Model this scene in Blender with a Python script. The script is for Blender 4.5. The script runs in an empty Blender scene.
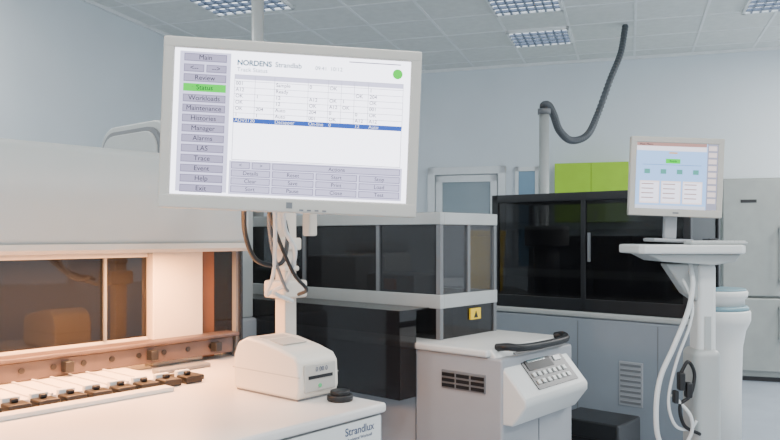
import bpy, bmesh, math, random
from mathutils import Vector, Matrix
random.seed(4)
scene=bpy.context.scene
COL=scene.collection

# ---------------------------------------------------------------- materials
def mat(name,col,rough=.5,metal=0,noise=.04,scale=8,emit=None,es=0,alpha=1,spec=.5,bump=0,coat=0):
    m=bpy.data.materials.new(name); m.use_nodes=True
    nt=m.node_tree; b=nt.nodes['Principled BSDF']
    b.inputs['Roughness'].default_value=rough
    b.inputs['Metallic'].default_value=metal
    b.inputs['Specular IOR Level'].default_value=spec
    b.inputs['Coat Weight'].default_value=coat
    c=(*col,1)
    tc=nt.nodes.new('ShaderNodeTexCoord'); n=nt.nodes.new('ShaderNodeTexNoise')
    n.inputs['Scale'].default_value=scale; n.inputs['Detail'].default_value=3
    nt.links.new(tc.outputs['Object'],n.inputs['Vector'])
    r=nt.nodes.new('ShaderNodeValToRGB')
    r.color_ramp.elements[0].position=.3; r.color_ramp.elements[1].position=.7
    r.color_ramp.elements[0].color=tuple(max(0,x*(1-noise)) for x in col)+(1,)
    r.color_ramp.elements[1].color=tuple(min(1,x*(1+noise)) for x in col)+(1,)
    nt.links.new(n.outputs['Fac'],r.inputs['Fac'])
    nt.links.new(r.outputs['Color'],b.inputs['Base Color'])
    if emit:
        b.inputs['Emission Color'].default_value=(*emit,1); b.inputs['Emission Strength'].default_value=es
    if alpha<1: b.inputs['Alpha'].default_value=alpha
    if bump:
        bp=nt.nodes.new('ShaderNodeBump'); bp.inputs['Strength'].default_value=bump
        n2=nt.nodes.new('ShaderNodeTexNoise'); n2.inputs['Scale'].default_value=scale*12
        nt.links.new(tc.outputs['Object'],n2.inputs['Vector'])
        nt.links.new(n2.outputs['Fac'],bp.inputs['Height']); nt.links.new(bp.outputs['Normal'],b.inputs['Normal'])
    return m
def scr(name,col,s=1.0):
    return mat(name,(.02,.02,.02),.6,emit=col,es=s*2.3,noise=0,spec=.1)

WALL=mat('wall_paint',(.75,.81,.85),.8,bump=.03,noise=.02,scale=2)
CEIL=mat('ceiling_tile',(.76,.78,.76),.9,noise=.04,scale=14,bump=.1)
GRID=mat('ceiling_grid_metal',(.86,.88,.88),.5)
FLOOR=mat('floor_vinyl',(.38,.43,.50),.25,noise=.06,scale=3)
TRIM=mat('trim_white',(.8,.83,.84),.5)
SHELL=mat('machine_shell_grey',(.38,.40,.39),.4,noise=.02)
WHITE=mat('machine_white',(.64,.65,.63),.4,noise=.02)
DECK=mat('deck_white',(.68,.65,.62),.35,noise=.02)
CREAM=mat('cream_plastic',(.62,.56,.48),.45)
BEIGE=mat('beige_bezel',(.50,.48,.43),.45,noise=.02)
BODY=mat('cabinet_grey',(.33,.345,.365),.45,noise=.02)
BODY2=mat('cabinet_blue_grey',(.24,.275,.31),.45,noise=.02)
DARK=mat('dark_plastic',(.012,.013,.015),.35)
BLACK=mat('black_rubber',(.004,.004,.005),.45)
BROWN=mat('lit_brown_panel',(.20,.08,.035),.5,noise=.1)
INNER=mat('interior_grey_panel',(.22,.20,.18),.5,noise=.05)
RUST=mat('bronze_beam',(.085,.06,.055),.45,noise=.15,scale=15)
ALU=mat('aluminium_rail',(.46,.48,.47),.35,metal=.3)
GLASS=mat('smoked_glass',(.011,.010,.011),.05,alpha=.66,noise=0)
GLASSH=mat('smoked_glass_hood',(.005,.005,.006),.05,alpha=.80,noise=0,spec=.35)
GLASSD=mat('smoked_glass_dark',(.010,.009,.010),.05,alpha=.72,noise=0)
GLASSW=mat('work_window_glass',(.008,.009,.012),.04,alpha=.93,noise=0)
GLASSL=mat('smoked_glass_light',(.04,.04,.045),.06,alpha=.4,noise=0)
CLEAR=mat('window_glass',(.35,.45,.50),.05,alpha=.45,noise=0)
LIME=mat('lime_laminate',(.36,.66,.012),.4)
LIMED=mat('lime_edge',(.22,.42,.02),.4)
STEEL=mat('brushed_steel',(.33,.35,.33),.4,metal=.3,noise=.05)
TEAL=mat('blue_grey_band',(.14,.26,.31),.4)
YEL=mat('yellow_plastic',(.9,.6,.02),.4)
ORG=mat('orange_plastic',(.75,.2,.03),.4)
HOSE=mat('hose_grey',(.075,.085,.095),.5)
CABW=mat('cable_white',(.64,.66,.65),.5)
PRN=mat('printer_ivory',(.70,.65,.57),.4,noise=.01)
PRNG=mat('printer_grey',(.46,.44,.40),.45)
NAVY=mat('navy_print',(.05,.07,.14),.5)
GREYM=mat('mid_grey',(.16,.17,.18),.5)

# ---------------------------------------------------------------- helpers
class Grp:
    def __init__(s,name,org=(0,0,0),rot=0,euler=None):
        """origin is given in the rotated frame's own coordinates"""
        e=bpy.data.objects.new(name,None); COL.objects.link(e)
        R=Matrix.Rotation(rot,4,'Z')
        s.o=Vector(org)
        e.location=R@s.o; e.rotation_euler=(0,0,rot) if euler is None else euler
        e.empty_display_size=.1
        s.e=e; s.name=name
    def add(s,bm,name,m,bevel=0,seg=2,smooth=False,local=False):
        if not local:
            bmesh.ops.translate(bm,verts=bm.verts,vec=-s.o)
        bmesh.ops.recalc_face_normals(bm,faces=bm.faces)
        me=bpy.data.meshes.new(name); bm.to_mesh(me); bm.free()
        me.materials.append(m)
        if smooth:
            for p in me.polygons: p.use_smooth=True
        ob=bpy.data.objects.new(name,me); COL.objects.link(ob)
        if s.e is not None: ob.parent=s.e
        if bevel:
            md=ob.modifiers.new('bevel','BEVEL'); md.width=bevel; md.segments=seg; md.limit_method='ANGLE'
            md.angle_limit=math.radians(40)
            for p in me.polygons: p.use_smooth=True
            w=ob.modifiers.new('wn','WEIGHTED_NORMAL'); w.keep_sharp=True
        return ob
    def box(s,name,x0,x1,y0,y1,z0,z1,m,bevel=0,seg=2):
        return s.boxes(name,[(x0,x1,y0,y1,z0,z1)],m,bevel,seg)
    def boxes(s,name,L,m,bevel=0,seg=2):
        bm=bmesh.new()
        for (x0,x1,y0,y1,z0,z1) in L:
            r=bmesh.ops.create_cube(bm,size=1)
            for v in r['verts']:
                v.co=Vector(((x0+x1)/2+v.co.x*(x1-x0),(y0+y1)/2+v.co.y*(y1-y0),(z0+z1)/2+v.co.z*(z1-z0)))
        return s.add(bm,name,m,bevel,seg)
    def prism(s,name,pts,a0,a1,m,axis='y',bevel=0,seg=2):
        """pts: (x,z) extruded along y, or (x,y) along z, or (y,z) along x"""
        bm=bmesh.new()
        def mk(p,a):
            if axis=='y': return (p[0],a,p[1])
            if axis=='z': return (p[0],p[1],a)
            return (a,p[0],p[1])
        A=[bm.verts.new(mk(p,a0)) for p in pts]; B=[bm.verts.new(mk(p,a1)) for p in pts]
        bm.faces.new(A); bm.faces.new(B[::-1])
        n=len(pts)
        for i in range(n): bm.faces.new((A[i],B[i],B[(i+1)%n],A[(i+1)%n]))
        return s.add(bm,name,m,bevel,seg)
    def loft(s,name,sections,m):
        """sections: list of (z, [(x,y)...]) with equal point counts"""
        bm=bmesh.new()
        rings=[[bm.verts.new((p[0],p[1],z)) for p in pts] for z,pts in sections]
        n=len(rings[0])
        for a,b in zip(rings,rings[1:]):
            for j in range(n): bm.faces.new((a[j],a[(j+1)%n],b[(j+1)%n],b[j]))
        bm.faces.new(rings[0][::-1]); bm.faces.new(rings[-1])
        ob=s.add(bm,name,m)
        for p in ob.data.polygons: p.use_smooth=len(p.vertices)==4
        return ob
    def cyl(s,name,c,r,h,m,axis='z',r2=None,seg=32,bevel=0):
        bm=bmesh.new()
        bmesh.ops.create_cone(bm,cap_ends=True,segments=seg,radius1=r,radius2=r if r2 is None else r2,depth=h)
        if axis=='x': bmesh.ops.rotate(bm,verts=bm.verts,matrix=Matrix.Rotation(math.pi/2,3,'Y'))
        if axis=='y': bmesh.ops.rotate(bm,verts=bm.verts,matrix=Matrix.Rotation(math.pi/2,3,'X'))
        bmesh.ops.translate(bm,verts=bm.verts,vec=c)
        ob=s.add(bm,name,m,bevel)
        if not bevel:
            for p in ob.data.polygons: p.use_smooth=len(p.vertices)==4
        return ob
    def tube(s,name,P,r,m,corr=False,n=10,step=10):
        P=[Vector(p) for p in P]
        pts=[]
        Q=[P[0]*2-P[1]]+P+[P[-1]*2-P[-2]]
        for i in range(1,len(Q)-2):
            for k in range(step):
                t=k/step; a,b,c,d=Q[i-1],Q[i],Q[i+1],Q[i+2]
                pts.append(.5*((2*b)+(-a+c)*t+(2*a-5*b+4*c-d)*t*t+(-a+3*b-3*c+d)*t**3))
        pts.append(P[-1])
        bm=bmesh.new(); rings=[]; prev=None
        for i,p in enumerate(pts):
            T=(pts[min(i+1,len(pts)-1)]-pts[max(i-1,0)]).normalized()
            if prev is None:
                N=T.cross(Vector((.3,1,.2))).normalized()
            else:
                N=(prev-T*prev.dot(T)).normalized()
            prev=N; B=T.cross(N)
            rr=r*(1.12 if i%2 else .88) if corr else r
            rings.append([bm.verts.new(p+rr*(math.cos(2*math.pi*j/n)*N+math.sin(2*math.pi*j/n)*B)) for j in range(n)])
        for i in range(len(rings)-1):
            for j in range(n):
                bm.faces.new((rings[i][j],rings[i][(j+1)%n],rings[i+1][(j+1)%n],rings[i+1][j]))
        bm.faces.new(rings[0][::-1]); bm.faces.new(rings[-1])
        return s.add(bm,name,m,smooth=not corr)
    def text(s,name,body,size,loc,rot,m,align='LEFT',sx=1,bold=0):
        c=bpy.data.curves.new(name,'FONT'); c.body=body; c.size=size; c.align_x=align; c.align_y='CENTER'
        c.extrude=.0002; c.offset=bold
        ob=bpy.data.objects.new(name,c); COL.objects.link(ob); c.materials.append(m)
        ob.parent=s.e; ob.location=Vector(loc)-s.o; ob.rotation_euler=rot; ob.scale=(sx,1,1)
        return ob

def shell(name,X,Y,Z,m,rot,parent=None):
    bm=bmesh.new(); r=bmesh.ops.create_cube(bm,size=1)
    for v in r['verts']: v.co=Vector((v.co.x*(X[1]-X[0]),v.co.y*(Y[1]-Y[0]),v.co.z*(Z[1]-Z[0])))
    me=bpy.data.meshes.new(name); bm.to_mesh(me); bm.free(); me.materials.append(m)
    ob=bpy.data.objects.new(name,me); COL.objects.link(ob)
    ob.location=Matrix.Rotation(rot,4,'Z')@Vector(((X[0]+X[1])/2,(Y[0]+Y[1])/2,(Z[0]+Z[1])/2))
    ob.rotation_euler=(0,0,rot); return ob

RR=math.radians(-17.5)      # room axes
RI=math.radians(-40.8)      # instrument axes
CH=3.4; XL=-4.38; YB=8.9; XR=5.5; YF=-3.5

# ---------------------------------------------------------------- room
shell('floor',(XL-.2,XR+.2),(YF,YB+.2),(-.1,0),FLOOR,RR)
shell('ceiling',(XL-.2,XR+.2),(YF,YB+.2),(CH,CH+.1),CEIL,RR)
shell('wall_left',(XL-.15,XL),(YF,YB+.15),(0,CH),WALL,RR)
shell('wall_back',(XL,XR+.15),(YB,YB+.15),(0,CH),WALL,RR)
shell('baseboard_back',(XL,XR),(YB-.02,YB),(0,.1),TRIM,RR)
shell('baseboard_left',(XL,XL+.02),(YF,YB-.02),(0,.1),TRIM,RR)
# right wall with window openings
g=Grp('wall_right',(XR,2.5,0),RR)
L=[(XR,XR+.15,YF,YB,0,.8),(XR,XR+.15,YF,YB,2.7,CH)]
for y0,y1 in [(YF,-3.1),(-.7,-.2),(2.2,2.7),(5.1,5.6),(8.0,YB)]: L.append((XR,XR+.15,y0,y1,.8,2.7))
g.boxes('masonry',L,WALL)
for i,(y0,y1) in enumerate([(-3.1,-.7),(-.2,2.2),(2.7,5.1),(5.6,8.0)]):
    w=Grp('window_%d'%(i+2),(XR+.07,(y0+y1)/2,.8),RR)
    ym=(y0+y1)/2
    w.boxes('frame',[(XR+.04,XR+.1,y0,y1,.8,.86),(XR+.04,XR+.1,y0,y1,2.64,2.7),(XR+.04,XR+.1,y0,y0+.06,.8,2.7),(XR+.04,XR+.1,y1-.06,y1,.8,2.7),(XR+.04,XR+.1,ym-.03,ym+.03,.8,2.7)],TRIM)
# T-bar grid
g=Grp('ceiling_grid',(0,3,CH),RR)
L=[]
x=-1.15-.6*5
while x<XR: L.append((x-.012,x+.012,YF,YB,CH-.005,CH)); x+=.6
y=8.0-.6*19
while y<YB: L.append((XL,XR,y-.012,y+.012,CH-.0045,CH)); y+=.6
g.boxes('t_bars',L,GRID)
g.boxes('edge_trim',[(XL,XL+.03,YF,YB,CH-.03,CH),(XL,XR,YB-.03,YB,CH-.03,CH)],GRID)
LOUV=mat('louver_blades',(.18,.22,.30),.3,metal=.4)
TUBE=mat('fixture_diffuser',(.8,.85,.9),.5,emit=(.85,.93,1),es=2.2)
def fixture(x,y,w=.6,d=.6,on=0):
    f=Grp('ceiling_light',(x,y,CH),RR)
    x0,x1,y0,y1=x-w/2,x+w/2,y-d/2,y+d/2
    f.boxes('frame',[(x0,x0+.025,y0,y1,CH-.03,CH-.008),(x1-.025,x1,y0,y1,CH-.03,CH-.008),(x0,x1,y0,y0+.025,CH-.03,CH-.008),(x0,x1,y1-.025,y1,CH-.03,CH-.008)],GRID)
    f.box('diffuser',x0+.02,x1-.02,y0+.02,y1-.02,CH-.014,CH-.009,TUBE)
    L=[]
    n=8
    for i in range(1,n): 
        xx=x0+w*i/n; L.append((xx-.008,xx+.008,y0+.02,y1-.02,CH-.032,CH-.014))
    for i in range(1,5):
        yy=y0+d*i/5; L.append((x0+.02,x1-.02,yy-.016,yy+.016,CH-.036,CH-.014))
    f.boxes('louvers',L,LOUV)
    if on:  # added area lamp for brightness, only in the out-of-view fixtures
        l=bpy.data.lights.new('added_fill_lamp','AREA'); l.shape='RECTANGLE'; l.size=w; l.size_y=d; l.energy=on*.78; l.color=(1,.985,.96)
        o=bpy.data.objects.new('added_fill_lamp',l); COL.objects.link(o); o.parent=f.e; o.location=(0,0,-.05)
fixture(-.85,7.7); fixture(-.85,6.5); fixture(1.25,7.1); fixture(-3.15,5.75,.75,.6)
for x,y,e in [(-2.6,1.8,40),(-.2,1.2,42),(2.2,1.8,80),(-.2,-1.4,50),(2.4,-1.2,50),(2.2,4.4,120),(-2.6,-1.2,45),(2.9,7.3,170),(-3.7,3.3,45)]: fixture(x,y,on=e)  # unseen extra fixtures, added to brighten the room and back wall

# door + window on back wall
g=Grp('door_1',(-1.85,YB,0),RR)
x0,x1=-2.32,-1.38; y0=YB-.05
g.boxes('frame',[(x0,x0+.09,y0,YB,0,2.22),(x1-.09,x1,y0,YB,0,2.22),(x0,x1,y0,YB,2.13,2.22)],TRIM,.006)
g.boxes('leaf',[(x0+.1,x0+.18,y0+.01,YB-.005,.02,2.12),(x1-.18,x1-.1,y0+.01,YB-.005,.02,2.12),(x0+.1,x1-.1,y0+.01,YB-.005,2.04,2.12),(x0+.1,x1-.1,y0+.01,YB-.005,.02,.9)],TRIM,.004)
g.box('pane',x0+.18,x1-.18,y0+.025,YB-.01,.9,2.04,CLEAR)
g.cyl('handle',(x1-.14,y0-.03,1.05),.012,.12,STEEL,'x')
g=Grp('window_1',(-1.13,YB,1.0),RR)
x0,x1=-1.27,-1.0
g.boxes('frame',[(x0,x0+.04,y0,YB,1,2.2),(x1-.04,x1,y0,YB,1,2.2),(x0,x1,y0,YB,2.15,2.2),(x0,x1,y0,YB,1,1.05)],TRIM)
g.box('pane',x0+.04,x1-.04,y0+.02,YB-.01,1.05,2.15,mat('blue_pane',(.18,.34,.48),.1))

# lime cupboards
g=Grp('wall_cupboard',(-.4,YB,1.55),RR)
g.box('carcass',-.79,-.01,8.57,YB,1.55,2.2,LIMED)
g.boxes('doors',[(-.79,-.402,8.55,8.57,1.55,2.2),(-.398,-.01,8.55,8.57,1.55,2.2)],LIME,.002)
g.boxes('handles',[(-.46,-.44,8.525,8.55,1.58,1.68),(-.36,-.34,8.525,8.55,1.58,1.68)],STEEL,.004)

# fridge
g=Grp('refrigerator',(1.23,8.35,0),RR)
g.box('body',.855,1.62,8.06,8.8,.04,1.96,STEEL,.01)
g.box('upper_door',.858,1.617,8.0,8.055,.82,1.955,STEEL,.015,3)
g.box('lower_door',.858,1.617,8.0,8.055,.1,.805,STEEL,.015,3)
g.boxes('handles',[(1.35,1.38,7.95,7.965,.95,1.5),(1.35,1.38,7.965,8.0,.97,1.0),(1.35,1.38,7.965,8.0,1.45,1.48),(1.35,1.38,7.95,7.965,.4,.75),(1.35,1.38,7.965,8.0,.42,.45),(1.35,1.38,7.965,8.0,.7,.73)],ALU,.005)
g.box('control_strip',1.02,1.16,7.996,8.001,1.72,1.75,DARK)
g.box('plinth',.88,1.6,8.08,8.78,0,.04,DARK)

# ---------------------------------------------------------------- LEFT ANALYSER
g=Grp('sample_track_analyzer',(-1.9,.5,0),RI)
S0=-.7
g.prism('base_body',[(-2.8,S0),(-1.208,S0),(-1.208,1.374),(-1.6,1.374),(-1.6,1.6),(-2.8,1.6)],0.05,.974,BODY,'z',.01)
g.prism('deck_top',[(-2.8,S0),(-1.2,S0),(-1.2,1.38),(-1.6,1.38),(-1.6,1.606),(-2.8,1.606)],.976,1.0,DECK,'z',.008,3)
g.box('front_fascia',-1.207,-1.2035,S0,1.36,.1,.972,WHITE)
g.box('plinth',-2.75,-1.25,S0+.05,1.33,0,.05,DARK)
# cover
g.prism('cover',[(-2.8,1.366),(-1.97,1.366),(-1.95,1.38),(-1.95,1.50),(-1.962,1.56),(-1.985,1.625),(-2.02,1.65),(-2.8,1.65)],S0,1.566,SHELL,'y',.012,3)
g.prism('cover_lip',[(-2.0,1.352),(-1.955,1.352),(-1.945,1.362),(-1.945,1.378),(-2.0,1.378)],S0,1.56,BEIGE,'y')
g.box('back_panel',-2.8,-2.76,S0,1.6,1.0,1.366,INNER)
g.box('end_panel_glass',-2.72,-2.02,1.585,1.592,1.0,1.36,GLASS)
g.boxes('end_posts',[(-2.055,-2.035,1.575,1.595,1.0,1.37),(-2.78,-2.72,1.56,1.6,1.0,1.37)],GREYM)
g.box('window_pane',-2.11,-2.103,S0,1.285,1.087,1.335,GLASSW)
g.boxes('window_frame',[(-2.115,-2.095,S0,1.285,1.335,1.365),(-2.115,-2.095,S0,1.285,1.075,1.09)],CREAM)
g.boxes('window_mullion',[(-2.1,-2.09,1.14,1.148,1.09,1.335)],GREYM)
g.box('pillar_panel',-2.12,-2.07,1.288,1.47,1.0,1.366,CREAM,.004)
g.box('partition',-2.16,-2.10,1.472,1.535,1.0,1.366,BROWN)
g.box('beam',-2.06,-2.03,S0,1.56,1.018,1.07,RUST,.004)
g.box('beam_top',-2.09,-2.02,S0,1.58,1.07,1.083,RUST,.004)
bm=bmesh.new()
s=.45
while s<1.55:
    r=bmesh.ops.create_cone(bm,cap_ends=True,segments=12,radius1=.008,radius2=.008,depth=.004)
    bmesh.ops.rotate(bm,verts=r['verts'],matrix=Matrix.Rotation(math.pi/2,3,'Y'))
    bmesh.ops.translate(bm,verts=r['verts'],vec=(-2.029,s,1.047)); s+=.085
g.add(bm,'beam_holes',BLACK)
g.boxes('beam_brackets',[(-2.03,-2.0,y,y+.025,1.03,1.06) for y in (.72,.98,1.24,1.47)],DARK,.003)
g.box('rack_tray',-2.03,-1.81,S0,1.17,1.0,1.018,DECK,.004)
g.boxes('tray_ribs',[(-2.03,-1.81,S0+.05*i,S0+.05*i+.006,1.018,1.022) for i in range(1,37)],DECK)
L=[];L2=[];L3=[]
s=.2
while s<1.2:
    L.append((-1.80,-1.750,s,s+.052,1.0,1.020)); L2.append((-1.79,-1.775,s+.016,s+.032,1.020,1.030)); L3.append((-1.815,-1.80,s+.004,s+.046,1.0,1.030)); s+=.066
g.boxes('rack_clips',L,BLACK,.004); g.boxes('clip_tops',L2,BLACK,.003); g.boxes('rack_ends',L3,WHITE,.003)
g.box('front_rack_rail',-1.742,-1.70,.2,1.12,1.0,1.012,WHITE,.003)
g.box('end_stop',-1.86,-1.78,1.2,1.27,1.0,1.014,BLACK,.004)
g.box('sensor_bar',-1.97,-1.93,1.22,1.4,1.0,1.014,GREYM,.004)
g.cyl('knob',(-1.30,1.32,1.008),.032,.016,BLACK,bevel=.004); g.cyl('knob_top',(-1.30,1.32,1.02),.024,.012,BLACK,bevel=.003)
g.text('label_name','Strandlux',.0255,(-1.2030,1.238,.952),(math.pi/2,0,math.pi/2),NAVY,bold=.0003)
g.text('label_sub','Analytical Workcell',.0105,(-1.2030,1.245,.934),(math.pi/2,0,math.pi/2),NAVY)
# warm work lamps under the cover
for nm,(tt,ss,zz,e,sz) in {'work_lamp_a':(-1.93,.55,1.345,22,.5),'work_lamp_b':(-1.93,1.1,1.345,22,.5),'work_lamp_c':(-2.3,1.3,1.34,6,.4),'work_lamp_d':(-2.3,.6,1.34,2,.4)}.items():
    l=bpy.data.lights.new(nm,'AREA'); l.shape='RECTANGLE'; l.size=.03; l.size_y=sz; l.energy=e; l.color=(1,.42,.15)
    o=bpy.data.objects.new(nm,l); COL.objects.link(o); o.parent=g.e; o.location=Vector((tt,ss,zz))-g.o
# rounded lid behind cover
g=Grp('centrifuge',(-3.25,2.15,0),RI)
def rr_arch(x0,x1,z0,z1,r,n=6):
    p=[(x0,z0)]
    p+=[(x0+r-r*math.cos(math.radians(90*i/n)),z1-r+r*math.sin(math.radians(90*i/n))) for i in range(n+1)]
    p+=[(x1-r+r*math.sin(math.radians(90*i/n)),z1-r+r*math.cos(math.radians(90*i/n))) for i in range(n+1)]
    return p+[(x1,z0)]
g.prism('lid',rr_arch(-3.56,-2.96,1.0,1.93,.12),1.92,2.4,SHELL,'y',.01,3)
g.prism('lid_ring',rr_arch(-3.52,-3.0,1.1,1.90,.11),1.905,1.92,GREYM,'y')
g.prism('lid_face',rr_arch(-3.50,-3.02,1.1,1.88,.10),1.895,1.91,SHELL,'y',.004)
g.box('cabinet',-3.58,-2.94,1.9,2.42,0,1.0,BODY,.02)

# ---------------------------------------------------------------- label printer
g=Grp('label_printer',(-1.48,1.31,1.0),RI)
p=[(-1.605,1.004),(-1.36,1.004),(-1.352,1.03),(-1.356,1.09),(-1.37,1.108),(-1.42,1.122),(-1.50,1.137),(-1.555,1.14),(-1.59,1.125),(-1.607,1.09)]
g.prism('housing',p,1.235,1.37,PRN,'y',.009,4)
g.prism('lid_seam',[(-1.609,1.058),(-1.355,1.058),(-1.355,1.0605),(-1.609,1.0605)],1.2342,1.3705,PRNG,'y')
g.box('front_panel',-1.3555,-1.3495,1.25,1.355,1.02,1.088,PRNG,.003)
g.box('slot',-1.3500,-1.3480,1.262,1.343,1.052,1.060,BLACK)
g.box('base',-1.6,-1.365,1.242,1.363,1.0,1.006,GREYM)
g.prism('lid_window',[(-1.53,1.1385),(-1.44,1.1275),(-1.44,1.1295),(-1.53,1.1405)],1.26,1.34,PRNG,'y')
g.cyl('button',(-1.3490,1.30,1.034),.005,.004,mat('green_led',(.1,.5,.2),.4),'x')
g.text('marks','0 00 0',.016,(-1.3480,1.305,1.074),(math.pi/2,0,math.pi/2),NAVY,'CENTER')

# ---------------------------------------------------------------- big monitor
def screen_group(name,c,yaw,roll,pitch=0):
    R=Matrix.Rotation(yaw,3,'Z')@Matrix.Rotation(pitch,3,'X')@Matrix.Rotation(roll,3,'Y')
    g=Grp(name,(0,0,0),0); g.e.location=c; g.e.rotation_euler=R.to_euler(); return g
g=screen_group('computer_monitor',(-.193,1.5,1.613),math.radians(6),math.radians(2.2))
W,H=.506,.334
def frame(g,W,H,bw,bb,m,d=.045):
    g.boxes('bezel',[(-W/2,W/2,-.004,d*.6,H/2-bw,H/2),(-W/2,W/2,-.004,d*.6,-H/2,-H/2+bb),(-W/2,-W/2+bw,-.0035,d*.6,-H/2+.001,H/2-.001),(W/2-bw,W/2,-.0035,d*.6,-H/2+.001,H/2-.001)],m,.004,3)
    g.box('back_shell',-W/2+.01,W/2-.01,d*.5,d,-H/2+.01,H/2-.01,m,.012,3)
frame(g,W,H,.022,.028,BEIGE)
SW=W-.044; SH=H-.05; sz0=(.028-.022)/2
WS=scr('screen_white',(.88,.88,1.0),2.1); LIL=scr('screen_lilac',(.34,.31,.50),.6); LIL2=scr('screen_light_lilac',(.68,.67,.92),1.0)
LINE=scr('screen_line',(.5,.5,.66),.8); TXT=scr('screen_text',(.05,.05,.12),.15); GRN=scr('screen_green',(.03,.75,.04),.8)
BLU=scr('screen_blue',(.03,.12,.65),.6); HDR=scr('screen_header_text',(.01,.22,.38),.4)
g.box('screen',-SW/2-.001,SW/2+.001,0,.006,sz0-SH/2-.001,sz0+SH/2+.001,WS)
ku=SW/232.; kv=SH/150.
def X(u): return -SW/2+u*ku
def Z(v): return sz0+SH/2-v*kv
def rect(name,L,m,dep=.0006):
    g.boxes(name,[(X(u0),X(u1),-dep,.001,Z(v1),Z(v0)) for u0,v0,u1,v1 in L],m)
T90=(math.pi/2,0,0)
def tx(name,b,u,v,s,m=TXT,al='CENTER',bold=0): g.text(name,b,s*kv*1.35,(X(u),-.0016,Z(v)),T90,m,al,bold=bold)
rect('sidebar',[(5,3,54,147)],LIL2,.0004)
ys=[(5,13)]+[(16,24)]+[(26,34)]+[(47+10.3*i-10.3+0,55+10.3*i-10.3) for i in range(1,11)]
rect('sidebar_buttons',[(9,a,50,b) for a,b in ys if a!=16]+[(9,16,28.5,24),(30.5,16,50,24)],LIL,.0008)
rect('sidebar_button_faces',[(9.8,a+.9,49.2,b-.9) for a,b in ys if a!=16]+[(9.8,16.9,27.7,23.1),(31.3,16.9,49.2,23.1)],scr('screen_button',(.48,.45,.66),.7),.0011)
rect('sidebar_active',[(9,36,50,44)],GRN,.0011)
for i,(nm,v) in enumerate([('Main',9),('<--',20),('Review',30),('Status',40)]+list(zip(['Workloads','Maintenance','Histories','Manager','Alarms','LAS','Trace','Event','Help','Exit'],[51+10.3*i for i in range(10)]))):
    tx('btn_%d'%i,nm,29.5 if nm!='<--' else 19,v,5.2)
tx('btn_fw','-->',40,20,5.2)
tx('title','NORDENS',60,12,5.6,HDR,'LEFT',.0005)
tx('title_b','Strandlab',97,12,5.4,HDR,'LEFT',.0002)
tx('subtitle','Track Status',60,19,4.6,HDR,'LEFT')
tx('clock','09:41  10/12',150,13,4.2,HDR,'CENTER')
rect('header_bar',[(170,3.5,222,4.5)],LIL,.0006)
bm=bmesh.new(); bmesh.ops.create_cone(bm,cap_ends=True,segments=24,radius1=5*ku,radius2=5*ku,depth=.001)
bmesh.ops.rotate(bm,verts=bm.verts,matrix=Matrix.Rotation(math.pi/2,3,'X')); bmesh.ops.translate(bm,verts=bm.verts,vec=(X(219),-.0008,Z(14)))
g.add(bm,'status_dot',GRN)
cols=[58,78,97,130,150,163,176,190,225]
rect('table_lines',[(58,24+6.6*i,225,24.4+6.6*i) for i in range(8)]+[(c,24,c+.4,72) for c in cols],LINE,.0006)
rect('table_grid_outline',[(58,112,225,112.6),(58,72,58.5,112),(224.5,72,225,112)],LINE,.0006)
rect('table_header',[(58,24,225,29)],LIL2,.0005)
rect('selected_row',[(58,69,225,74)],BLU,.001)
WT=scr('screen_row_text',(.8,.85,1),1)
TX2=scr('screen_text_soft',(.16,.16,.3),.5)
words=['Ready','Sample','Centrifuge 1','Idle','0','Auto','12','On']
for r in range(6):
    for c in range(8):
        if random.random()<.72 or c in(0,2):
            tx('cell_%d_%d'%(r,c),random.choice(words) if c in(2,) else random.choice(['001','A12','OK','0','1','204']),cols[c]+1.5,33.3+6.5*r,3.9,TX2,'LEFT',.0001)
for c,wd in [(0,'ADV2120'),(2,'Decapper'),(3,'On-line'),(4,'0'),(6,'12'),(7,'Auto')]: tx('sel_%d'%c,wd,cols[c]+1.5,71.5,3.8,WT,'LEFT')
bl=[]
for r in range(4):
    v=114.5+8.2*r
    if r==0: bl+=[(58,v,76,v+7),(78,v,96,v+7),(98,v,225,v+7)]
    else: bl+=[(58,v,96,v+7),(98,v,139,v+7),(141,v,182,v+7),(184,v,225,v+7)]
rect('bottom_panel',[(56,113.4,227,148)],LIL2,.0004)
rect('bottom_buttons',bl,LIL,.0008); rect('bottom_button_faces',[(a+.7,b+.7,c-.7,d-.7) for a,b,c,d in bl],scr('screen_button_b',(.60,.58,.82),.85),.0011)
for i,(a,b,c,d) in enumerate(bl): tx('bb_%d'%i,['<','>','Actions','Details','Reset','Start','Stop','Clear','Save','Print','Load','Sort','Pause','Close','Test'][i%15],(a+c)/2,(b+d)/2,4.2)
g.box('brand_plate',-.006,.006,-.0050,-.003,-H/2+.008,-H/2+.020,GREYM)
g.boxes('osd_buttons',[(.02+.015*i,.028+.015*i,-.006,-.003,-H/2+.004,-H/2+.007) for i in range(4)],GREYM)

# monitor stand
g=Grp('monitor_stand',(-1.65,1.45,1.0),RI)
px,py=-1.645,1.45
g.box('pole',px-.022,px+.022,py-.022,py+.022,1.02,1.68,CREAM,.004)
g.box('foot',px-.04,px+.045,py-.07,py+.07,1.0,1.02,CREAM,.005)
R=Matrix.Rotation(-RI,3,'Z'); mc=R@Vector((-.202,1.555,1.6))
def bar(g,name,a,b,w,h,m,bev=.004):
    a=Vector(a);b=Vector(b);d=b-a;bm=bmesh.new();bmesh.ops.create_cube(bm,size=1)
    q=d.to_track_quat('X','Z').to_matrix()
    for v in bm.verts: v.co=(a+b)/2+q@Vector((v.co.x*d.length,v.co.y*w,v.co.z*h))
    return g.add(bm,name,m,bev)
bar(g,'arm',(px,py,1.6),(mc.x,mc.y,1.6),.045,.05,CREAM)
mw=R@Vector((-.175,1.66,1.52))
g.box('clamp',px-.04,px+.05,py-.05,py+.04,1.225,1.275,CREAM,.008,3)
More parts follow.
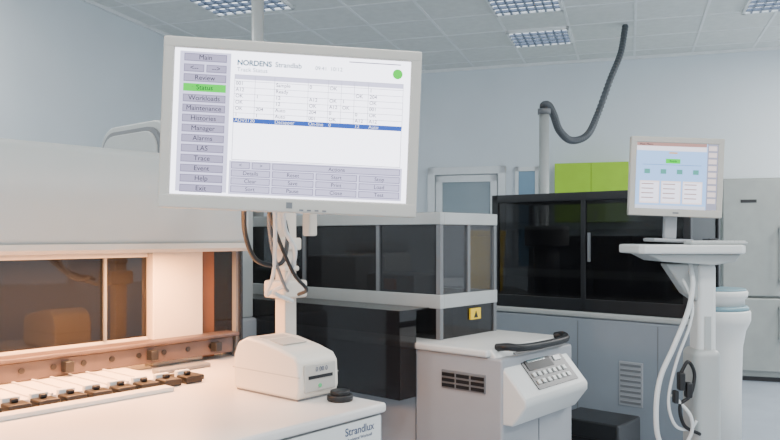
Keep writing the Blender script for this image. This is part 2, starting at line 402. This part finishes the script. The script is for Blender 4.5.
g.boxes('tilt_bracket',[(px-.03,px+.035,py-.035,py+.03,1.36,1.395),(px-.026,px+.03,py-.03,py+.026,1.3,1.315)],CREAM,.005)
g.box('drop_tube',mw.x-.012,mw.x+.012,mw.y-.012,mw.y+.012,1.40,1.6,CREAM,.004)
def wp(x,y,z): return R@Vector((x,y,z))
g.tube('cable_black_a',[wp(-.26,1.56,1.50),wp(-.27,1.75,1.43),wp(-.27,1.9,1.37),wp(-.245,1.95,1.30),wp(-.22,2.0,1.26),wp(-.25,2.08,1.24)],.005,BLACK)
g.tube('cable_black_b',[wp(-.30,1.57,1.50),wp(-.34,1.78,1.41),wp(-.33,1.88,1.34),wp(-.28,1.95,1.33),wp(-.27,2.0,1.39),wp(-.29,2.1,1.44)],.006,BLACK)
g.tube('cable_black_c',[wp(-.25,1.57,1.50),wp(-.285,1.8,1.41),wp(-.29,1.92,1.34),wp(-.275,1.98,1.27),wp(-.28,2.08,1.25)],.0045,GREYM)
g.tube('cable_white_a',[wp(-.22,1.56,1.50),wp(-.25,1.8,1.42),wp(-.24,1.92,1.36),wp(-.27,1.98,1.28),wp(-.31,2.03,1.25),wp(-.27,2.1,1.22)],.006,CABW)
g.tube('cable_white_b',[wp(-.24,1.58,1.49),wp(-.28,1.85,1.38),wp(-.30,1.95,1.30),wp(-.33,2.03,1.245),wp(-.32,2.08,1.25)],.005,CABW)

# ---------------------------------------------------------------- CENTRE ANALYSER
g=Grp('chemistry_analyzer',(-2.3,3.0,0),RI)
g.box('body',-3.6,-1.60,2.52,3.10,.04,.92,BODY,.012)
g.box('top_plate',-3.62,-1.66,2.505,3.11,.92,.95,WHITE,.01,3)
g.box('plinth',-3.5,-1.65,2.58,3.05,0,.04,DARK)
g.box('door_seam',-2.03,-2.025,2.515,2.521,.1,.9,GREYM)
g.box('side_seam',-1.602,-1.5975,2.80,2.804,.1,.64,GREYM)
# vent
g.boxes('vent_frame',[(-1.89,-1.675,2.514,2.521,.775,.85)],GREYM,.002)
g.boxes('vent_slots',[(-1.885+.072*i,-1.823+.072*i,2.510,2.516,.782+.022*j,.792+.022*j+.004) for i in range(3) for j in range(3)],BLACK)
# console
g.prism('console',[(-1.70,.95),(-1.66,.952),(-1.5,.77),(-1.5,.74),(-1.56,.66),(-1.70,.66)],2.53,3.05,WHITE,'y',.01,3)
sl=Vector((.16,0,-.182)).normalized(); nrm=Vector((.182,0,.16)).normalized(); o0=Vector((-1.66,0,.952))
def slab(name,a0,a1,y0,y1,m,h=.003,bev=0):
    bm=bmesh.new(); r=bmesh.ops.create_cube(bm,size=1)
    for v in bm.verts:
        a=a0 if v.co.x<0 else a1; y=y0 if v.co.y<0 else y1; hh=h if v.co.z>0 else -.002
        v.co=o0+sl*a+nrm*hh+Vector((0,y,0))
    g.add(bm,name,m,bev)
slab('keypad_plate',.035,.215,2.66,2.99,DARK,.004)
slab('display',.045,.13,2.68,2.88,BLACK,.006)
slab('display_lcd',.06,.095,2.70,2.84,mat('lcd',(.10,.16,.17),.2),.007)
for j in range(2): slab('side_key_%d'%j,.05+.04*j,.072+.04*j,2.905,2.96,WHITE,.009)
for i in range(7):
    for j in range(2):
        slab('key_%d_%d'%(i,j),.142+.034*j,.160+.034*j,2.68+.041*i,2.702+.041*i,WHITE,.009)
g.tube('handle',[(-1.66,2.575,.955),(-1.61,2.575,.962),(-1.585,2.63,.955),(-1.58,2.8,.95),(-1.585,3.0,.952),(-1.62,3.05,.962),(-1.66,3.05,.955)],.016,BLACK)
# frame hood
t1,t0,s0,s1=-1.975,-3.5,2.62,3.07
for nm,z0,z1 in (('top_rail',1.45,1.503),('bottom_rail',1.085,1.145)):
    g.boxes(nm,[(t0,t1,s0,s0+.03,z0,z1),(t1-.03,t1,s0+.03,s1,z0,z1),(t0,t1-.03,s1-.03,s1,z0,z1),(t0,t0+.03,s0+.03,s1-.03,z0,z1)],ALU,.003)
g.boxes('posts',[(t1-.025,t1-.003,s0+.003,s0+.025,.95,1.5),(t1-.025,t1-.003,s1-.025,s1-.003,.95,1.5),(t0,t0+.02,s0+.003,s0+.025,.95,1.5),(-2.35,-2.33,s0+.003,s0+.025,1.1,1.48),(-2.85,-2.83,s0+.003,s0+.025,1.1,1.48),(t1-.025,t1-.003,2.83,2.85,1.1,1.48)],GREYM)
g.boxes('glass_panels',[(t0,t1-.03,s0+.01,s0+.016,1.145,1.45)],GLASS)
g.boxes('side_glass',[(t1-.016,t1-.01,s0+.03,s1-.03,1.145,1.45)],GLASSL)
g.boxes('skirt_panels',[(t0,t1-.01,s0+.01,s0+.016,.95,1.085),(t1-.016,t1-.01,s0+.03,s1,.95,1.085)],GLASSD)
g.box('rear_panel',t0,t1-.03,s1-.02,s1-.012,.95,1.45,GLASSL)
g.boxes('lower_glass_front',[(-3.3,-2.02,2.40,2.408,.72,1.09)],GLASSD)
g.boxes('lower_glass_sides',[(-2.028,-2.02,2.408,2.51,.72,1.09),(-3.3,-2.028,2.408,2.61,1.083,1.09)],GLASSD)
g.boxes('inner_modules',[(-2.5,-2.2,2.72,2.95,.95,1.22),(-2.95,-2.6,2.75,2.98,.95,1.3),(-3.4,-3.05,2.7,2.95,.95,1.22)],BODY,.01)
g.boxes('inner_dark',[(-2.14,-2.04,2.8,3.0,.95,1.12)],GREYM)
g.box('inner_orange',-2.36,-2.30,2.69,2.71,1.15,1.2,ORG)
g.box('upper_tier_shelf',-3.45,-2.1,2.75,3.05,1.503,1.51,GLASSL)
g.box('caution_label',-1.984,-1.975,2.85,2.93,1.02,1.07,YEL)
g.prism('caution_mark',[(2.875,1.028),(2.905,1.028),(2.89,1.058)],-1.975,-1.973,BLACK,'x')

def pole(name,x,y,z0,z1,r):
    g=Grp(name,(x,y,z0),0)
    g.cyl('pole',(x,y,(z0+z1)/2),r,z1-z0,ALU); g.cyl('flange',(x,y,z0+.01),r*1.8,.02,ALU); g.cyl('collar',(x,y,z1-.02),r*1.3,.04,GREYM); return g
pole('service_pole',-.745,4.28,.95,3.4,.035)

# yellow bin on the bench in the rear
g=Grp('sharps_container',(.66,5.6,0),0)
g.cyl('bin',(.70,5.55,1.2),.12,.4,YEL,r2=.14,bevel=.01)
g.cyl('lid',(.70,5.55,1.42),.145,.04,YEL,bevel=.008)
g=Grp('lab_bench',(.3,5.75,0),0)
g.box('top',-.9,1.0,5.3,6.1,.96,1.0,BODY,.006)
g.boxes('cabinets',[(-.88,-.3,5.35,6.08,.05,.96),(-.29,.3,5.35,6.08,.05,.96),(.31,.98,5.35,6.08,.05,.96)],WHITE,.005)
g.box('plinth',-.85,.95,5.42,6.05,0,.05,DARK)
g=Grp('bench_centrifuge',(0,5.7,1.0),0)
g.box('body',-.35,.15,5.45,5.95,1.0,1.28,WHITE,.04,4); g.box('lid',-.33,.13,5.47,5.93,1.285,1.36,BODY,.03,4); g.box('panel',-.25,.05,5.445,5.452,1.05,1.12,DARK)

# ---------------------------------------------------------------- RIGHT ANALYSER
g=Grp('immunoassay_analyzer',(-2.0,4.4,0),RI)
t0,t1,s0,s1=-2.70,-1.44,4.13,4.62
g.box('body',t0,t1,s0,s1,.05,.92,BODY2,.015,3)
g.box('plinth',t0+.05,t1-.05,s0+.06,s1-.04,0,.05,DARK)
g.box('top_deck',t0-.01,t1+.01,s0-.01,s1,.92,.955,SHELL,.01)
g.boxes('seams',[(-2.1,-2.095,s0-.002,s0+.002,.1,.9),(-1.62,-1.615,s0-.002,s0+.002,.1,.9)],GREYM)
g.box('vent_frame',-1.84,-1.70,s0-.006,s0+.001,.44,.69,BODY,.003)
g.boxes('vent_slots',[(-1.83,-1.71,s0-.010,s0-.004,.455+.03*i,.468+.03*i) for i in range(8)],GREYM)
zt=1.66
g.boxes('hood_frame',[(t0,t1,s0,s0+.03,zt-.05,zt),(t0,t1,s1-.03,s1,zt-.05,zt),(t0,t0+.03,s0+.03,s1-.03,zt-.05,zt),(t1-.03,t1,s0+.03,s1-.03,zt-.05,zt),
 (t0,t0+.045,s0,s0+.03,.955,zt),(t1-.04,t1,s0,s0+.03,.955,zt),(t1-.03,t1,s1-.03,s1,.955,zt),(t0,t0+.03,s1-.03,s1,.955,zt),(-2.08,-2.05,s0,s0+.03,.955,zt),
 (t0,t1,s0,s0+.03,.955,1.03),(t1-.03,t1,s0+.03,s1-.03,.955,1.03)],DARK,.004)
g.boxes('hood_glass',[(t0+.04,t1-.03,s0+.01,s0+.016,1.03,zt-.05),(t1-.016,t1-.010,s0+.03,s1-.03,1.03,zt-.05)],GLASSH)
g.box('hood_roof',t0+.03,t1-.03,s0+.03,s1-.03,zt-.02,zt-.012,GLASSL)
g.box('rear_wall',t0+.03,t1-.03,s1-.05,s1-.03,.955,1.40,GREYM)
g.boxes('inner_modules',[(-2.6,-2.2,4.4,4.56,.955,1.2),(-2.0,-1.6,4.42,4.56,.955,1.15)],BODY,.01)
g.cyl('reagent_drum',(-2.42,4.34,1.40),.14,.13,WHITE,bevel=.01); g.cyl('reagent_drum_neck',(-2.42,4.34,1.14),.08,.38,BODY)
g.cyl('carousel',(-1.85,4.35,1.0),.16,.08,WHITE,bevel=.01)
g.boxes('probe_gantry',[(-2.1,-1.6,4.40,4.45,1.35,1.40),(-1.9,-1.87,4.38,4.41,1.1,1.4)],WHITE)
g.box('handle_mark',-2.03,-2.015,s0-.012,s0,1.25,1.42,GREYM)
# rounded end module (curved track housing)
def arc(c,r,a0,a1,n=24): return [(c[0]+r*math.cos(math.radians(a0+(a1-a0)*i/n)),c[1]+r*math.sin(math.radians(a0+(a1-a0)*i/n))) for i in range(n+1)]
pp=[(-1.435,4.30)]+arc((-1.42,4.47),.17,-85,85)+[(-1.435,4.64)]
def scl(k): return [(-1.435,4.47+(p[1]-4.47)*k) if abs(p[0]+1.435)<1e-6 else (-1.42+(p[0]+1.42)*k,4.47+(p[1]-4.47)*k) for p in pp]
g.loft('end_module',[(.05,scl(.80)),(.55,scl(.80)),(.78,scl(.84)),(.87,scl(.93)),(.91,scl(1.04)),(.93,scl(1.08)),(.975,scl(1.08)),(.985,scl(1.05))],WHITE)
g.loft('track_rim',[(.985,scl(1.03)),(1.0,scl(1.02)),(1.01,scl(.97))],TEAL)
g.loft('end_module_upper',[(1.01,scl(.90)),(1.045,scl(.90)),(1.06,scl(.98)),(1.085,scl(1.0)),(1.095,scl(.97))],WHITE)
g.loft('upper_rim',[(1.095,scl(.95)),(1.105,scl(.93))],TEAL)
g.box('side_emblem',t1-.001,t1+.003,4.16,4.28,.74,.86,TEAL,.001)

g=Grp('uninterruptible_power_supply',(-1.78,3.72,0),RI)
g.box('case',-1.95,-1.60,3.58,3.86,.02,.46,DARK,.012)
g.boxes('ribs',[(-1.94,-1.61,3.574,3.581,.08+.04*i,.095+.04*i) for i in range(8)],BLACK)
g.boxes('feet',[(-1.93,-1.9,3.6,3.84,0,.02),(-1.65,-1.62,3.6,3.84,0,.02)],BLACK)

g=pole('service_column',1.14,5.62,0,2.34,.036)
g.tube('conduit_hose',[(1.14,5.62,2.33),(1.145,5.65,2.37),(1.20,5.75,2.385),(1.26,5.85,2.33),(1.34,6.0,2.23),(1.48,6.2,2.18),(1.66,6.4,2.25),(1.80,6.6,2.45),(1.97,6.8,2.8),(2.14,7.05,3.1),(2.23,7.2,3.395)],.028,HOSE,corr=True,step=18)

# ---------------------------------------------------------------- workstation cart
g=screen_group('computer_monitor',(1.150,3.05,1.637),math.radians(-2),math.radians(2.2))
frame(g,.37,.318,.024,.03,BEIGE)
SW2,SH2=.37-.048,.318-.054
g.box('screen',-SW2/2-.001,SW2/2+.001,0,.005,-SH2/2+.001,SH2/2+.005,scr('screen_sky',(.33,.55,.95),.95))
def r2(name,L,m,dep=.0008):
    g.boxes(name,[(-SW2/2+u0*SW2,-SW2/2+u1*SW2,-dep,.001,.003+SH2/2-v1*SH2,.003+SH2/2-v0*SH2) for u0,v0,u1,v1 in L],m)
r2('title_bar',[(0,0,.86,.05)],scr('s2_title',(.6,.33,.30),.6))
r2('menu_bar',[(0,.05,.86,.12)],scr('s2_menu',(.78,.76,.84),1))
r2('tool_strip',[(.87,0,1,1)],scr('s2_tool',(.45,.46,.6),.6))
r2('tool_icons',[(.885,.03+.1*i,.985,.10+.1*i) for i in range(9)],scr('s2_icon',(.72,.62,.62),.9),.0012)
r2('status_label',[(.36,.24,.54,.31)],GRN)
r2('orange_label',[(.40,.14,.50,.16)],scr('s2_or',(.8,.4,.1),.8))
r2('links',[(.08,.33,.8,.335)],scr('s2_line',(.1,.2,.5),.5))
r2('icons',[(.10+.2*i,.40,.17+.2*i,.47) for i in range(4)],scr('s2_ic',(.12,.48,.42),.6))
r2('panels',[(.05+.265*i,.58,.29+.265*i,.92) for i in range(3)],scr('s2_panel',(.88,.72,.70),1.0))
r2('panel_faces',[(.06+.265*i,.60,.28+.265*i,.90) for i in range(3)],scr('s2_panel_face',(.78,.78,.92),1.1),.001)
r2('panel_marks',[(.07+.265*i,.62+.07*j,.22+.265*i,.635+.07*j) for i in range(3) for j in range(4)],scr('s2_marks',(.6,.4,.4),.6),.0014)
r2('status_bar',[(0,.95,.86,1)],scr('s2_stat',(.6,.65,.8),.9))
g.text('title_text','Main Menu',.012,(-SW2/2+.01,-.002,SH2/2-.004),T90,TXT)
g.text('status_text','Ready',.012,(-SW2/2+.45*SW2,-.002,.003+SH2/2-.275*SH2),T90,TXT,'CENTER')
g.box('brand_mark',-.012,.012,-.0048,-.003,-.148,-.142,GREYM)
g.box('neck',-.025,.025,.045,.075,-.25,-.02,BODY,.006)
g.box('vesa_mount',-.05,.05,.04,.06,-.06,.06,BODY,.006)
g.box('stand_foot',-.08,.08,0,.15,-.263,-.248,BODY,.006)

g=Grp('workstation_cart',(1.22,3.08,0),0)
g.prism('shelf',[(.985,2.93),(1.36,2.93),(1.385,2.96),(1.41,3.22),(.985,3.24),(.965,3.2),(.965,2.95)],1.33,1.366,WHITE,'z',.008,3)
g.prism('shelf_skirt',[(1.0,1.33),(1.06,1.30),(1.26,1.285),(1.35,1.30),(1.37,1.33)],2.96,3.18,SHELL,'y',.006)
g.box('keyboard',1.17,1.39,2.95,3.03,1.366,1.378,SHELL,.004)
g.boxes('keys',[(1.178+.0148*i,1.190+.0148*i,2.955+.018*j,2.969+.018*j,1.378,1.382) for i in range(14) for j in range(4)],WHITE)
g.box('mouse',1.30,1.35,3.10,3.18,1.366,1.39,DARK,.012,3)
g.prism('bracket',[(1.10,1.29),(1.18,1.17),(1.25,1.12),(1.30,1.12),(1.30,1.29)],3.03,3.11,SHELL,'y',.01)
g.box('column',1.225,1.30,3.02,3.12,.14,1.29,WHITE,.018,3)
g.box('column_channel',1.25,1.275,3.016,3.021,.3,1.08,SHELL)
g.box('lower_housing',1.205,1.315,3.0,3.15,.14,.95,SHELL,.03,4)
g.boxes('base_legs',[(.94,1.58,3.05,3.11,.07,.14),(1.23,1.30,2.76,3.4,.07,.14)],SHELL,.01)
for i,(a,b) in enumerate([(.97,3.08),(1.55,3.08),(1.265,2.78),(1.265,3.38)]): g.cyl('caster_%d'%i,(a,b,.035),.035,.03,BLACK,'x',bevel=.004)
g.tube('cable_white_a',[(1.20,3.04,1.29),(1.195,3.0,1.21),(1.17,2.98,1.11),(1.11,2.97,.97),(1.055,2.97,.84),(1.04,2.97,.70),(1.065,2.98,.58),(1.18,3.0,.48)],.010,CABW)
g.tube('cable_white_b',[(1.15,3.06,1.28),(1.19,3.0,1.15),(1.175,2.98,1.05),(1.12,2.97,.91),(1.085,2.96,.76),(1.115,2.97,.66),(1.18,2.99,.64),(1.21,3.0,.67)],.006,CABW)
g.tube('cable_white_c',[(1.10,2.97,.78),(1.13,2.96,.75),(1.17,2.96,.70),(1.18,2.97,.64),(1.16,2.98,.58)],.007,CABW)
g.boxes('power_plugs',[(1.12,1.145,2.94,2.975,.80,.87),(1.15,1.175,2.945,2.98,.77,.83),(1.10,1.12,2.94,2.97,.75,.80)],BLACK,.006)
g.tube('cable_black',[(1.13,2.96,.86),(1.16,2.96,.91),(1.19,2.97,.86),(1.17,2.96,.78),(1.13,2.96,.74),(1.15,2.97,.66),(1.22,2.99,.62)],.007,BLACK)

# ---------------------------------------------------------------- world & camera
w=bpy.data.worlds.new('daylight'); scene.world=w; w.use_nodes=True
bg=w.node_tree.nodes['Background']; bg.inputs['Color'].default_value=(.86,.93,1,1); bg.inputs['Strength'].default_value=1.9
cam=bpy.data.cameras.new('camera'); co=bpy.data.objects.new('camera',cam); COL.objects.link(co)
co.location=(0,0,1.4); co.rotation_euler=(math.pi/2,0,0)
cam.sensor_width=36; cam.lens=36*760/780; cam.shift_y=16/780; cam.clip_start=.05
scene.camera=co
